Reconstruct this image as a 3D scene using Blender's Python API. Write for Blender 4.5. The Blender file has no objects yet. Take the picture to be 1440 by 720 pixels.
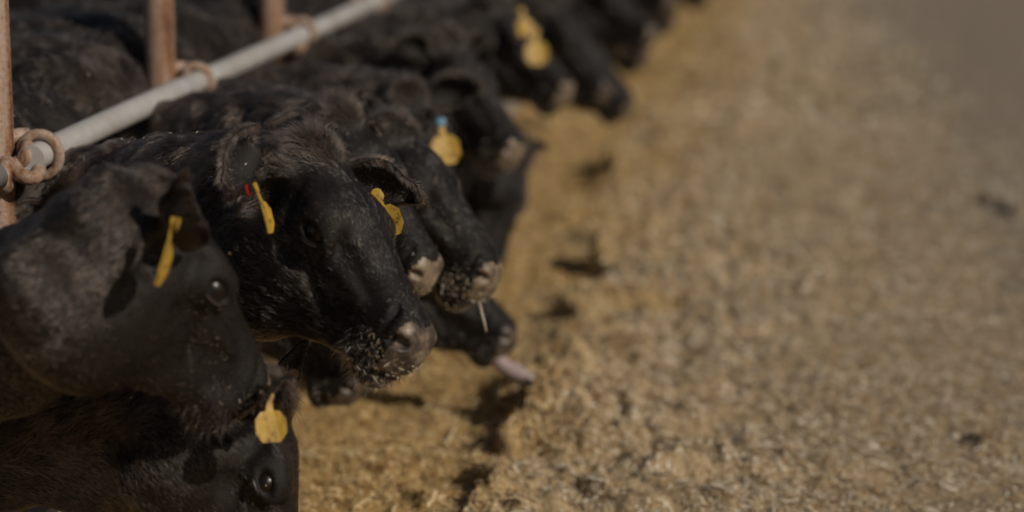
import bpy, math, random
import numpy as np

# ------------------------------------------------------------------ camera, sky, sun, exposure
SC = bpy.context.scene
COL = SC.collection
FPX = 3400.0                       # focal length in pixels of a 1440 wide picture
CAM = np.array([0.0, 0.0, 1.8])
YAW, PITCH = 0.1307, 0.19173
FW = np.array([-math.sin(YAW)*math.cos(PITCH), math.cos(YAW)*math.cos(PITCH), -math.sin(PITCH)])
RT = np.array([math.cos(YAW), math.sin(YAW), 0.0])
UP = np.cross(RT, FW)
cd = bpy.data.cameras.new('camera'); cam = bpy.data.objects.new('camera', cd); COL.objects.link(cam)
cd.sensor_width = 36; cd.lens = FPX/1440*36; cd.clip_start = .05; cd.clip_end = 500
cam.location = CAM; cam.rotation_euler = (math.pi/2-PITCH, 0, YAW)
cd.dof.use_dof = True; cd.dof.focus_distance = 5.0; cd.dof.aperture_fstop = 1.3; cd.dof.aperture_blades = 9
SC.camera = cam

SUN_EL = math.radians(31)
sv = 0.77*RT + 0.64*np.array([-FW[0], -FW[1], 0])/math.cos(PITCH)      # towards the sun, horizontal part
sv /= np.linalg.norm(sv)
SUNV = np.array([sv[0]*math.cos(SUN_EL), sv[1]*math.cos(SUN_EL), math.sin(SUN_EL)])
w = bpy.data.worlds.new('World'); SC.world = w; w.use_nodes = True
nt = w.node_tree; bg = nt.nodes['Background']
sky = nt.nodes.new('ShaderNodeTexSky'); sky.sky_type = 'NISHITA'; sky.sun_disc = False
sky.sun_elevation = SUN_EL; sky.sun_rotation = math.atan2(SUNV[0], SUNV[1]); sky.dust_density = 2.0
nt.links.new(sky.outputs[0], bg.inputs[0]); bg.inputs[1].default_value = 0.05
sl = bpy.data.lights.new('sun', 'SUN'); sun = bpy.data.objects.new('sun', sl); COL.objects.link(sun)
sl.energy = 5.0; sl.angle = math.radians(.53); sl.color = (1, .905, .79)
from mathutils import Vector, Matrix
sun.rotation_euler = Vector(SUNV).to_track_quat('Z', 'Y').to_euler()
SC.view_settings.view_transform = 'Standard'; SC.view_settings.look = 'None'
SC.view_settings.gamma = 1; SC.view_settings.use_curve_mapping = False
SC.view_settings.exposure = -1.08
SC.cycles.max_bounces = 6; SC.cycles.diffuse_bounces = 3; SC.cycles.glossy_bounces = 3
SC.cycles.transmission_bounces = 3; SC.cycles.transparent_max_bounces = 4
SC.cycles.use_denoising = True
try: SC.cycles_curves.shape = 'RIBBONS'
except Exception: pass

def at(px, py, d):                                   # a point at depth d
    return CAM + d*(FW + (px-720)/FPX*RT - (py-360)/FPX*UP)
def vv(v):                                           # direction given as (right, up, towards viewer)
    return v[0]*RT + v[1]*UP - v[2]*FW
def nrm(v):
    v = np.asarray(v, float); return v/(np.linalg.norm(v)+1e-12)

# ------------------------------------------------------------------ materials
def mat(name):
    m = bpy.data.materials.new(name); m.use_nodes = True
    return m, m.node_tree, m.node_tree.nodes['Principled BSDF']
def N(t, k, **kw):
    n = t.nodes.new(k)
    for a, b in kw.items():
        if a in n.inputs.keys(): n.inputs[a].default_value = b
        else: setattr(n, a, b)
    return n
def ramp(t, fac, cols):
    r = t.nodes.new('ShaderNodeValToRGB'); t.links.new(fac, r.inputs[0])
    e = r.color_ramp.elements
    while len(e) < len(cols): e.new(.5)
    for k, (p, c) in enumerate(cols): e[k].position = p; e[k].color = (*c, 1)
    return r.outputs[0]
def noise(t, scale, detail=4, rough=.6, co=None, dist=0.):
    n = N(t, 'ShaderNodeTexNoise', Scale=scale, Detail=detail, Roughness=rough, Distortion=dist)
    if co is None:
        g = t.nodes.new('ShaderNodeTexCoord'); co = g.outputs['Object']
    t.links.new(co, n.inputs['Vector']); return n.outputs['Fac']
def bump(t, p, fac, strength, dist):
    b = N(t, 'ShaderNodeBump', Strength=strength, Distance=dist)
    t.links.new(fac, b.inputs['Height']); t.links.new(b.outputs[0], p.inputs['Normal'])

def m_hide():
    m, t, p = mat('black_hide')
    f = noise(t, 9, 5, .6); 
    t.links.new(ramp(t, f, [(.3, (.005, .004, .0035)), (.6, (.011, .0085, .007)), (.85, (.020, .015, .012))]), p.inputs['Base Color'])
    p.inputs['Roughness'].default_value = .62; p.inputs['Specular IOR Level'].default_value = .3
    bump(t, p, noise(t, 260, 3, .7), .5, .003)
    return m
def m_nose(name='bare_muzzle_skin', k=0.):
    m, t, p = mat(name)
    f = noise(t, 40, 4, .6)
    t.links.new(ramp(t, f, [(.35-k, (.030, .022, .018)), (.5-k, (.085, .064, .050)), (.66-k, (.22, .165, .11)), (.8, (.36, .28, .18))]), p.inputs['Base Color'])
    v = N(t, 'ShaderNodeTexVoronoi', Scale=260.); g = t.nodes.new('ShaderNodeTexCoord'); t.links.new(g.outputs['Object'], v.inputs['Vector'])
    p.inputs['Roughness'].default_value = .42
    bump(t, p, v.outputs['Distance'], .35, .0015)
    return m
def m_fur(name, col, rough=.23):
    m = bpy.data.materials.new(name); m.use_nodes = True; t = m.node_tree
    t.nodes.remove(t.nodes['Principled BSDF'])
    h = t.nodes.new('ShaderNodeBsdfHairPrincipled')
    h.parametrization = 'COLOR'
    info = t.nodes.new('ShaderNodeHairInfo')
    ta = t.nodes.new('ShaderNodeAttribute'); ta.attribute_name = 'tone'
    c = ramp(t, ta.outputs['Fac'], [(0, tuple(x*.18 for x in col)), (.35, tuple(x*.45 for x in col)), (.65, (col[0]*1.1, col[1], col[2]*.95)), (.88, (col[0]*2.2, col[1]*1.9, col[2]*1.7)), (1, (col[0]*3.2, col[1]*2.7, col[2]*2.3))])
    t.links.new(c, h.inputs['Color'])
    h.inputs['Roughness'].default_value = rough; h.inputs['Radial Roughness'].default_value = .4
    t.links.new(h.outputs[0], t.nodes['Material Output'].inputs['Surface'])
    return m
def m_plain(name, col, rough=.5, metal=0, spec=.5, coat=0):
    m, t, p = mat(name); p.inputs['Base Color'].default_value = (*col, 1)
    p.inputs['Roughness'].default_value = rough; p.inputs['Metallic'].default_value = metal
    p.inputs['Specular IOR Level'].default_value = spec; p.inputs['Coat Weight'].default_value = coat
    return m
def m_tag():
    m, t, p = mat('yellow_tag_plastic')
    f = noise(t, 55, 5, .7)
    t.links.new(ramp(t, f, [(.34, (.10, .06, .015)), (.46, (.44, .27, .035)), (.7, (.58, .38, .06))]), p.inputs['Base Color'])
    p.inputs['Roughness'].default_value = .45; p.inputs['Subsurface Weight'].default_value = .0
    return m
def m_rust():
    m, t, p = mat('rusty_steel')
    tc = t.nodes.new('ShaderNodeTexCoord'); mp = t.nodes.new('ShaderNodeMapping'); t.links.new(tc.outputs['Object'], mp.inputs[0])
    mp.inputs['Scale'].default_value = (1.6, 1.6, .16)
    f = noise(t, 14, 6, .65, mp.outputs[0]); g = noise(t, 90, 3, .6)
    mx = N(t, 'ShaderNodeMath', operation='ADD'); t.links.new(f, mx.inputs[0])
    m2 = N(t, 'ShaderNodeMath', operation='MULTIPLY'); t.links.new(g, m2.inputs[0]); m2.inputs[1].default_value = .35
    t.links.new(m2.outputs[0], mx.inputs[1])
    t.links.new(ramp(t, mx.outputs[0], [(.45, (.09, .035, .018)), (.56, (.28, .14, .07)), (.70, (.40, .29, .22)), (.85, (.46, .37, .31))]), p.inputs['Base Color'])
    p.inputs['Roughness'].default_value = .6; p.inputs['Metallic'].default_value = .1
    bump(t, p, g, .8, .003)
    return m
def m_galv():
    m, t, p = mat('worn_pale_pipe')
    f = noise(t, 5, 6, .65); g = noise(t, 70, 3, .6)
    t.links.new(ramp(t, f, [(.3, (.48, .44, .39)), (.6, (.68, .67, .65)), (.8, (.76, .76, .76))]), p.inputs['Base Color'])
    p.inputs['Roughness'].default_value = .42; p.inputs['Metallic'].default_value = .25
    bump(t, p, g, .12, .001)
    return m
def m_ground():
    m, t, p = mat('feed_and_dirt')
    g = t.nodes.new('ShaderNodeNewGeometry'); co = g.outputs['Position']
    a = t.nodes.new('ShaderNodeAttribute'); a.attribute_name = 'feed'
    f1 = noise(t, 130, 4, .7, co); f2 = noise(t, 5, 6, .65, co); f3 = noise(t, 45, 4, .6, co)
    straw = ramp(t, f1, [(.25, (.19, .115, .055)), (.42, (.38, .27, .15)), (.58, (.52, .43, .30)), (.74, (.72, .66, .56))])
    dirt = ramp(t, f3, [(.25, (.19, .155, .13)), (.5, (.33, .28, .235)), (.75, (.43, .37, .31))])
    # feed amount with broken, patchy edge
    ad = N(t, 'ShaderNodeMath', operation='ADD'); t.links.new(a.outputs['Fac'], ad.inputs[0])
    sb = N(t, 'ShaderNodeMath', operation='MULTIPLY_ADD'); t.links.new(f2, sb.inputs[0]); sb.inputs[1].default_value = 1.5; sb.inputs[2].default_value = -.75
    t.links.new(sb.outputs[0], ad.inputs[1])
    fac = ramp(t, ad.outputs[0], [(.30, (0, 0, 0)), (.72, (1, 1, 1))])
    mx = N(t, 'ShaderNodeMix', data_type='RGBA'); t.links.new(fac, mx.inputs['Factor'])
    t.links.new(dirt, mx.inputs[6]); t.links.new(straw, mx.inputs[7])
    gd = N(t, 'ShaderNodeAttribute'); gd.attribute_name = 'gold'
    mg = N(t, 'ShaderNodeMix', data_type='RGBA', blend_type='MULTIPLY'); t.links.new(gd.outputs['Fac'], mg.inputs['Factor'])
    t.links.new(mx.outputs[2], mg.inputs[6]); mg.inputs[7].default_value = (1.08, .92, .58, 1)
    t.links.new(mg.outputs[2], p.inputs['Base Color'])
    p.inputs['Roughness'].default_value = .9; p.inputs['Specular IOR Level'].default_value = .2
    bump(t, p, f1, .8, .006)
    return m
def m_straw():
    m, t, p = mat('chopped_straw')
    g = t.nodes.new('ShaderNodeNewGeometry')
    c = ramp(t, g.outputs['Random Per Island'], [(0, (.20, .10, .04)), (.12, (.38, .24, .11)), (.36, (.52, .40, .24)), (.64, (.64, .56, .43)), (.86, (.82, .77, .68)), (1, (.88, .86, .80))])
    mxc = N(t, 'ShaderNodeMix', data_type='RGBA', blend_type='MULTIPLY'); t.links.new(c, mxc.inputs[6]); gold = N(t, 'ShaderNodeAttribute'); gold.attribute_name = 'gold'
    t.links.new(gold.outputs['Fac'], mxc.inputs['Factor']); mxc.inputs[7].default_value = (1.08, .92, .58, 1)
    t.links.new(mxc.outputs[2], p.inputs['Base Color']); p.inputs['Roughness'].default_value = .5
    return m
def m_bark(): return m_plain('concrete_kerb', (.30, .27, .24), .85)

HIDE, NOSE = m_hide(), m_nose()
NOSE2 = m_nose('dusty_muzzle_skin', .14)
FUR = m_fur('black_fur', (.070, .050, .038)); FURB = m_fur('brown_black_fur', (.080, .058, .047))
TAG, RUST, GALV, GROUND, STRAW = m_tag(), m_rust(), m_galv(), m_ground(), m_straw()
EYE = m_plain('wet_dark_eye', (.010, .006, .004), .3, 0, .4, .05)
LID = m_plain('eyelid_skin', (.045, .031, .025), .3)
RED = m_plain('red_button', (.30, .015, .012), .4); BLUE = m_plain('blue_button', (.09, .26, .42), .4)
TONGUE = m_plain('pink_grey_tongue', (.44, .34, .33), .35); TONGUE.node_tree.nodes['Principled BSDF'].inputs['Coat Weight'].default_value = .4
CONC = m_bark()

# ------------------------------------------------------------------ helpers
def props(o, label=None, cat=None, group=None, kind=None):
    if label: o['label'] = label
    if cat: o['category'] = cat
    if group: o['group'] = group
    if kind: o['kind'] = kind
    return o
def mesh_obj(name, V, F, mats, parent=None, smooth=True, mi=None):
    V = np.asarray(V, np.float32); me = bpy.data.meshes.new(name)
    if isinstance(F, np.ndarray):
        n, k = F.shape
        me.vertices.add(len(V)); me.vertices.foreach_set('co', V.ravel())
        me.loops.add(n*k); me.loops.foreach_set('vertex_index', F.astype(np.int32).ravel())
        me.polygons.add(n); me.polygons.foreach_set('loop_start', np.arange(0, n*k, k, dtype=np.int32))
        me.polygons.foreach_set('loop_total', np.full(n, k, np.int32))
    else:
        me.from_pydata(V.tolist(), [], F); n = len(F)
    for m in (mats if isinstance(mats, (list, tuple)) else [mats]): me.materials.append(m)
    if mi is not None: me.polygons.foreach_set('material_index', np.asarray(mi, np.int32))
    me.polygons.foreach_set('use_smooth', np.full(n, smooth, bool))
    me.update(calc_edges=True); me.validate()
    o = bpy.data.objects.new(name, me); COL.objects.link(o)
    if parent is not None: o.parent = parent; o.matrix_parent_inverse = parent.matrix_world.inverted() if False else Matrix()
    return o
RNG = np.random.default_rng(7)
def snoise(P, scale, seed, octv=3):
    r = np.random.default_rng(seed); out = 0; a = 1.; tot = 0
    for o in range(octv):
        for k in range(5):
            d = r.normal(size=3); d /= np.linalg.norm(d); ph = r.uniform(0, 6.28)
            q = r.normal(size=3); q /= np.linalg.norm(q)
            out = out + a*np.sin(P@d*6.28*scale*r.uniform(.7, 1.4) + ph + 1.3*np.sin(P@q*6.28*scale*.6+ph*2))
        tot += a*2.2; a *= .55; scale *= 2.1
    return out/tot
def ring_mesh(c, ax, bx, la_, lb_, rad, n=40, seg=14):
    c = np.asarray(c, float); ax = nrm(ax); bx = nrm(np.asarray(bx, float)-ax*(ax@np.asarray(bx, float))); nz_ = np.cross(ax, bx); V, F = [], []
    for i in range(n):
        a = 2*math.pi*i/n; p = c+ax*la_*math.cos(a)+bx*lb_*math.sin(a); o_ = nrm(ax*math.cos(a)*lb_+bx*math.sin(a)*la_)
        for k in range(seg):
            th = 2*math.pi*k/seg; V.append(p+rad*(math.cos(th)*o_+math.sin(th)*nz_))
    for i in range(n):
        for k in range(seg):
            i2, k2 = (i+1) % n, (k+1) % seg; F.append((i*seg+k, i2*seg+k, i2*seg+k2, i*seg+k2))
    return V, F
def tube(path, rad, seg=16, cap=True):
    P = [np.asarray(p, float) for p in path]; n = len(P)
    R = rad if hasattr(rad, '__len__') else [rad]*n
    V, F = [], []; up = np.array([0, 0, 1.])
    for i in range(n):
        tg = nrm(P[min(i+1, n-1)]-P[max(i-1, 0)])
        a = np.cross(tg, up); 
        if np.linalg.norm(a) < .05: a = np.cross(tg, [1., 0, 0])
        a = nrm(a); b = np.cross(a, tg); up = b if i else up
        for k in range(seg):
            th = 2*math.pi*k/seg; V.append(P[i]+R[i]*(math.cos(th)*a+math.sin(th)*b))
    for i in range(n-1):
        for k in range(seg):
            k2 = (k+1) % seg; F.append((i*seg+k, i*seg+k2, (i+1)*seg+k2, (i+1)*seg+k))
    if cap: F.append(tuple(range(seg))[::-1]); F.append(tuple((n-1)*seg+k for k in range(seg)))
    return V, F

# ------------------------------------------------------------------ implicit modelling (one continuous surface per animal)
def axis(lo, f0, f1, hi, h, H):
    a = list(np.arange(f0, f1+h, h)); s = h
    while a[-1] < hi: s = min(s*1.12, H); a.append(a[-1]+s)
    b = [f0]; s = h
    while b[-1] > lo: s = min(s*1.12, H); b.append(b[-1]-s)
    return np.array(b[:0:-1]+a, np.float32)
class Field:
    def __init__(s, X, Y, Z):
        s.ax = (X, Y, Z); s.S = np.full((len(X), len(Y), len(Z)), .5, np.float32)
    def sl(s, lo, hi):
        out = []
        for a, l, h in zip(s.ax, lo, hi):
            i, j = np.searchsorted(a, l), np.searchsorted(a, h)
            if j-i < 1: return None
            out.append(slice(i, j))
        return tuple(out)
    def pts(s, sl):
        return (s.ax[0][sl[0]][:, None, None], s.ax[1][sl[1]][None, :, None], s.ax[2][sl[2]][None, None, :])
    def union(s, d, sl, k):
        a = s.S[sl]; h = np.clip(.5+.5*(a-d)/k, 0, 1)
        s.S[sl] = (a+(d-a)*h-k*h*(1-h)).astype(np.float32)
    def carve(s, d, sl, k):
        a = s.S[sl]; h = np.clip(.5-.5*(a+d)/k, 0, 1)
        s.S[sl] = (a+(-d-a)*h+k*h*(1-h)).astype(np.float32)
    def ell(s, c, r, R=np.eye(3), k=.03, cut=False):
        c = np.asarray(c, float); r = np.asarray(r, float)
        e = np.sqrt((R**2)@(r**2))+k*1.6+.01
        sl = s.sl(c-e, c+e)
        if sl is None: return
        x, y, z = s.pts(sl); x = x-c[0]; y = y-c[1]; z = z-c[2]
        q = [(R[0, i]*x+R[1, i]*y+R[2, i]*z)/r[i] for i in range(3)]
        k0 = np.sqrt(q[0]**2+q[1]**2+q[2]**2); k1 = np.sqrt((q[0]/r[0])**2+(q[1]/r[1])**2+(q[2]/r[2])**2)+1e-9
        d = k0*(k0-1)/k1
        (s.carve if cut else s.union)(d, sl, k)
    def cone(s, a, b, ra, rb, lat=None, fl=1., k=.05):
        # round cone, squeezed along lat by fl
        a = np.asarray(a, float); b = np.asarray(b, float); m = max(ra, rb)+k*1.5
        sl = s.sl(np.minimum(a, b)-m, np.maximum(a, b)+m)
        if sl is None: return
        x, y, z = s.pts(sl); 
        lat = nrm(lat) if lat is not None else np.array([0, 1., 0]); g = 1/fl-1
        ab = b-a; ab2 = ab+lat*(ab@lat)*g
        x = x-a[0]; y = y-a[1]; z = z-a[2]; l = (x*lat[0]+y*lat[1]+z*lat[2])*g
        x = x+lat[0]*l; y = y+lat[1]*l; z = z+lat[2]*l
        t = np.clip((x*ab2[0]+y*ab2[1]+z*ab2[2])/(ab2@ab2), 0, 1)
        r = ra+(rb-ra)*t*t*(3-2*t)
        d = np.sqrt((x-t*ab2[0])**2+(y-t*ab2[1])**2+(z-t*ab2[2])**2)-r
        s.union(d*(1+fl)/2, sl, k)
    def nets(s):
        S = s.S; X, Y, Z = s.ax; neg = S < 0
        n = np.array(S.shape)-1
        c = np.zeros(n, np.uint8)
        for i in (0, 1):
            for j in (0, 1):
                for k in (0, 1): c += neg[i:n[0]+i, j:n[1]+j, k:n[2]+k]
        act = np.argwhere((c > 0) & (c < 8)); idx = np.full(n, -1, np.int32)
        idx[act[:, 0], act[:, 1], act[:, 2]] = np.arange(len(act))
        I, J, K = act.T; acc = np.zeros((len(act), 3)); cnt = np.zeros(len(act))
        cr = [(i, j, k) for i in (0, 1) for j in (0, 1) for k in (0, 1)]
        for a in cr:
            for d in range(3):
                if a[d]: continue
                b = list(a); b[d] = 1
                va = S[I+a[0], J+a[1], K+a[2]]; vb = S[I+b[0], J+b[1], K+b[2]]
                m = (va < 0) != (vb < 0); t = np.where(m, va/(va-vb+1e-12), 0)
                pa = np.stack([X[I+a[0]], Y[J+a[1]], Z[K+a[2]]], 1); pb = np.stack([X[I+b[0]], Y[J+b[1]], Z[K+b[2]]], 1)
                acc += (pa+(pb-pa)*t[:, None])*m[:, None]; cnt += m
        V = acc/cnt[:, None]; F = []
        for d in range(3):
            e, f = (d+1) % 3, (d+2) % 3
            sa = [slice(1, n[q]) for q in range(3)]; sb = list(sa)
            sa[d] = slice(0, n[d]); sb[d] = slice(1, n[d]+1)
            A = neg[tuple(sa)]; B = neg[tuple(sb)]
            P = np.argwhere(A != B); fl = A[P[:, 0], P[:, 1], P[:, 2]]
            base = P.copy(); base[:, e] += 1; base[:, f] += 1
            def g(de, df):
                q = base.copy(); q[:, e] -= de; q[:, f] -= df; return idx[q[:, 0], q[:, 1], q[:, 2]]
            Q = np.stack([g(1, 1), g(0, 1), g(0, 0), g(1, 0)], 1)
            Q[~fl] = Q[~fl][:, ::-1]; F.append(Q)
        F = np.concatenate(F); F = F[(F >= 0).all(1)]
        return V, F

ST = np.array([  # x, half width up, half width low, top, bottom of the head, canonical metres
    [-.050, .045, .045, -.060, -.15], [-.02, .064, .060, -.014, -.20], [.03, .078, .070, .002, -.262], [.09, .092, .078, .006, -.298],
    [.15, .098, .076, .004, -.296], [.20, .091, .068, -.002, -.276], [.26, .072, .056, -.014, -.232], [.32, .060, .050, -.026, -.206],
    [.38, .056, .049, -.036, -.186], [.42, .062, .055, -.043, -.180], [.45, .063, .054, -.050, -.174], [.475, .053, .044, -.062, -.160], [.492, .028, .022, -.080, -.135]])
def smooth_tab(x, k):
    from numpy import interp
    xs = np.linspace(-.08, .5, 233); y = interp(xs, ST[:, 0], ST[:, k])
    ker = np.hanning(17); ker /= ker.sum(); y2 = np.convolve(np.pad(y, 8, mode='edge'), ker, 'valid')
    return interp(x, xs, y2)

ASC = np.array([.95, 1.03, 1.20])      # short, deep head of a young animal
def head_field(Fd, R, t, s, mouth=0.):
    """adds a cow head; R columns: forward, left, up"""
    W = lambda p: t+s*(R@(ASC*np.asarray(p, float)))
    c = W((.21, 0, -.10)); sl = Fd.sl(c-.36*s, c+.36*s)
    if sl is None: return
    x, y, z = Fd.pts(sl); x = x-t[0]; y = y-t[1]; z = z-t[2]
    q = [(R[0, i]*x+R[1, i]*y+R[2, i]*z)/(s*ASC[i]) for i in range(3)]
    lx, ly, lz = q; ay = np.abs(ly)
    wu, wl, zt, zb = (smooth_tab(lx, k).astype(np.float32) for k in (1, 2, 3, 4))
    cap = np.clip((lx-.455)/.04, 0, 1); cap = np.sqrt(np.clip(1-cap**2, .002, 1))
    zc = (zt+zb)/2; hh = (zt-zb)/2*(.35+.65*cap); v = np.clip((lz-zc)/hh, -1, 1)
    ww = (wl+(wu-wl)*np.clip(.5+.62*v, 0, 1))*(.2+.8*cap)
    p = 2.5; k = ((ay/ww)**p+(np.abs(lz-zc)/hh)**p)**(1/p)
    d = (k-1)*np.minimum(ww, hh)*.85
    d = np.maximum(d, lx-.497); d = np.maximum(d, -.085-lx)
    # grooves: mouth line, lip, crease under the eye, face vein
    def gr(dist, wdt, dep, mask): return dep*np.exp(-(dist/wdt)**2)*mask
    zm = -.140-.012*np.sin(np.clip((.49-lx)/.14, 0, 1)*3.1)-mouth*0
    sm = lambda a, b, q_: np.clip((q_-a)/(b-a), 0, 1)
    d = d+gr(lz-zm, .0045, .010, sm(.352, .385, lx))
    d = d+gr(np.hypot(ay-.0, (lz+.115)/9), .003, .004, sm(.47, .48, lx)*(lz < -.1))
    d = d+gr(lz+.078+.55*(lx-.16), .008, .010, sm(.17, .20, lx)*(1-sm(.25, .29, lx))*(ay > .04))
    d = d+gr(lz+.105+.35*(lx-.16), .009, .008, sm(.13, .17, lx)*(1-sm(.26, .31, lx))*(ay > .04))
    d = d+gr(lx-.425+.5*(lz+.09), .008, .006, sm(-.15, -.12, lz)*(ay > .035))
    Fd.union((d*s).astype(np.float32), sl, .045*s)
    for sg in (-1, 1):
        E = lambda p_, r_, k_, cut=False: Fd.ell(W((p_[0], sg*p_[1], p_[2])), np.array(r_)*s, R, k_*s, cut)
        E((.095, .054, -.175), (.085, .034, .085), .04)           # cheek muscle
        E((.165, .080, -.034), (.050, .022, .016), .035)         # brow ridge
        E((.27, .056, -.088), (.075, .014, .014), .016)
        E((.255, .072, -.055), (.040, .012, .014), .02, True)
        E((.20, .086, -.125), (.045, .010, .016), .02, True)
        E((.33, .062, -.13), (.05, .010, .02), .02, True)          # facial crest
        E((.188, .086, -.062), (.048, .026, .036), .022)         # lids
        E((.192, .120, -.063), (.037, .028, .0175), .004, True) # eye opening
        E((.238, .094, -.080), (.022, .010, .007), .012, True)   # tear duct hollow
        E((.02, .080, -.050), (.026, .026, .024), .03)           # ear root
        E((.445, .034, -.088), (.030, .026, .030), .014)         # wing of the nose
        E((.466, .050, -.082), (.021, .017, .0105), .005, True) # nostril
        E((.448, .060, -.092), (.014, .012, .006), .005, True)
        E((.40, .034, -.155), (.042, .022, .020), .016)          # lower lip
        E((.05, .085, -.10), (.02, .02, .04), .04, True)         # hollow behind the jaw
    Fd.ell(W((.010, 0, -.012)), np.array((.04, .055, .02))*s, R, .04*s)
    Fd.ell(W((.425, 0, -.178)), np.array((.036, .034, .018))*s, R, .02*s)
    Fd.ell(W((.21, 0, .004)), np.array((.06, .03, .02))*s, R, .03*s, True) if False else None

def ear_mesh(base, d, op, L=.17, Wd=.095, cup=.55, curl=.25):
    """cupped leaf: base point, direction d, opening direction op"""
    d = nrm(d); op = nrm(op-d*(op@d)); side = np.cross(d, op)
    nu, nv = 22, 13; us = np.linspace(0, 1, nu); outer, inner = [], []
    for u in us:
        wv = Wd/2*(.50+.5*math.sin(math.pi*min(1, u*1.25)))*math.sqrt(max(0, 1-max(0, (u-.5)/.5)**4))+.002
        a = cup*math.pi*(1-.72*u)
        rr = wv/max(math.sin(min(a, math.pi/2)), .5)
        for v in np.linspace(-1, 1, nv):
            th = v*a; off = rr*(math.cos(th)); 
            pt = base+d*(u*L)+side*(rr*math.sin(th))-op*(off-rr*.25)+op*(curl*L*.35*u*u)
            nrmv = -op*math.cos(th)+side*math.sin(th)
            tk = .0035*(1-.6*abs(v))*(1.3-.8*u)+.001
            outer.append(pt+nrmv*tk); inner.append(pt-nrmv*tk)
    V = np.array(outer+inner); n = nu*nv; F = []
    for i in range(nu-1):
        for j in range(nv-1):
            a_, b_, c_, e_ = i*nv+j, i*nv+j+1, (i+1)*nv+j+1, (i+1)*nv+j
            F.append((a_, b_, c_, e_)); F.append((n+a_, n+e_, n+c_, n+b_))
        for j in (0, nv-1):
            a_, e_ = i*nv+j, (i+1)*nv+j
            F.append((a_, e_, n+e_, n+a_) if j == 0 else (e_, a_, n+a_, n+e_))
    for i in (0, nu-1):
        for j in range(nv-1):
            a_, b_ = i*nv+j, i*nv+j+1
            F.append((b_, a_, n+a_, n+b_) if i == 0 else (a_, b_, n+b_, n+a_))
    rim = np.zeros(2*n); 
    for i in range(nu):
        for j in range(nv):
            e = max(abs(j/(nv-1)*2-1), max(0, (i/(nu-1)-.8)/.2)); rim[i*nv+j] = rim[n+i*nv+j] = e
    return V, np.array(F), rim

def tri_sample(V, F, weight, n, rng, fm=None):
    T = np.concatenate([F[:, [0, 1, 2]], F[:, [0, 2, 3]]])
    a, b, c = V[T[:, 0]], V[T[:, 1]], V[T[:, 2]]
    cr = np.cross(b-a, c-a); ar = np.linalg.norm(cr, axis=1)/2
    wgt = ar*weight((a+b+c)/3, cr/(2*ar[:, None]+1e-12))
    if fm is not None: wgt = wgt*np.concatenate([fm, fm])
    i = rng.choice(len(T), n, p=wgt/wgt.sum())
    r1 = np.sqrt(rng.random(n)); r2 = rng.random(n)
    P = (1-r1)[:, None]*a[i]+(r1*(1-r2))[:, None]*b[i]+(r1*r2)[:, None]*c[i]
    return P, i % len(F), i

def vnormals(V, F):
    n = np.cross(V[F[:, 2]]-V[F[:, 0]], V[F[:, 3]]-V[F[:, 1]]); out = np.zeros_like(V)
    for k in range(4): np.add.at(out, F[:, k], n)
    return out/(np.linalg.norm(out, axis=1)[:, None]+1e-12)

def fur_obj(name, P, Nn, D, Ln, rad, m, parent, rng, npt=5, lift=.35, droop=.25, clump=0):
    n = len(P)
    cu = bpy.data.hair_curves.new(name); cu.add_curves([npt]*n)
    t = np.linspace(0, 1, npt)
    pos = np.zeros((n, npt, 3))
    dir_ = D+Nn*lift if np.isscalar(lift) else D+Nn*lift[:, None]
    dir_ /= np.linalg.norm(dir_, axis=1)[:, None]+1e-9
    bend = -Nn*.28*np.minimum(1, Ln/.02)[:, None]+np.array([0, 0, -droop])
    for k in range(npt):
        pos[:, k] = P-Nn*.0006+dir_*(Ln*t[k])[:, None]+bend*(Ln*t[k]**2*.55)[:, None]
    tone = rng.random(n)
    if clump:
        jit = P+clump*.8*np.stack([snoise(P, .35/clump, 401, 1), snoise(P, .35/clump, 402, 1), snoise(P, .35/clump, 403, 1)], 1)
        key = np.floor(jit/clump).astype(np.int64); key = key[:, 0]*73856093 ^ key[:, 1]*19349663 ^ key[:, 2]*83492791
        _, inv = np.unique(key, return_inverse=True); m_ = inv.max()+1
        cnt = np.bincount(inv, minlength=m_)
        tip = np.stack([np.bincount(inv, pos[:, -1, c], minlength=m_)/cnt for c in range(3)], 1)
        wild = rng.normal(size=(m_, 3))*.34*clump; tone = np.clip(.36*rng.random(m_)[inv]+.24*tone+.22+.20*snoise(P, 13., 411, 3), 0, 1)
        tip = tip+wild; st = rng.uniform(.25, .9, m_)[inv]
        far_ = np.linalg.norm(tip[inv]-pos[:, -1], axis=1) > clump*1.6
        st = np.where(far_, 0, st)
        for k in range(1, npt):
            pos[:, k] += (tip[inv]-pos[:, -1])*(st*t[k]**1.2)[:, None] if k < npt-1 else 0
        pos[:, -1] += (tip[inv]-pos[:, -1])*st[:, None]
    cu.points.foreach_set('position', pos.astype(np.float32).ravel())
    ra = cu.attributes.get('radius') or cu.attributes.new('radius', 'FLOAT', 'POINT')
    rr = np.tile(rad*(1-.85*t**1.5), n).astype(np.float32)*np.repeat(rng.uniform(.7, 1.3, n), npt).astype(np.float32)
    ra.data.foreach_set('value', rr)
    ta = cu.attributes.new('tone', 'FLOAT', 'CURVE'); ta.data.foreach_set('value', np.asarray(tone, np.float32))
    cu.materials.append(m)
    o = bpy.data.objects.new(name, cu); COL.objects.link(o); o.parent = parent
    return o

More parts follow.
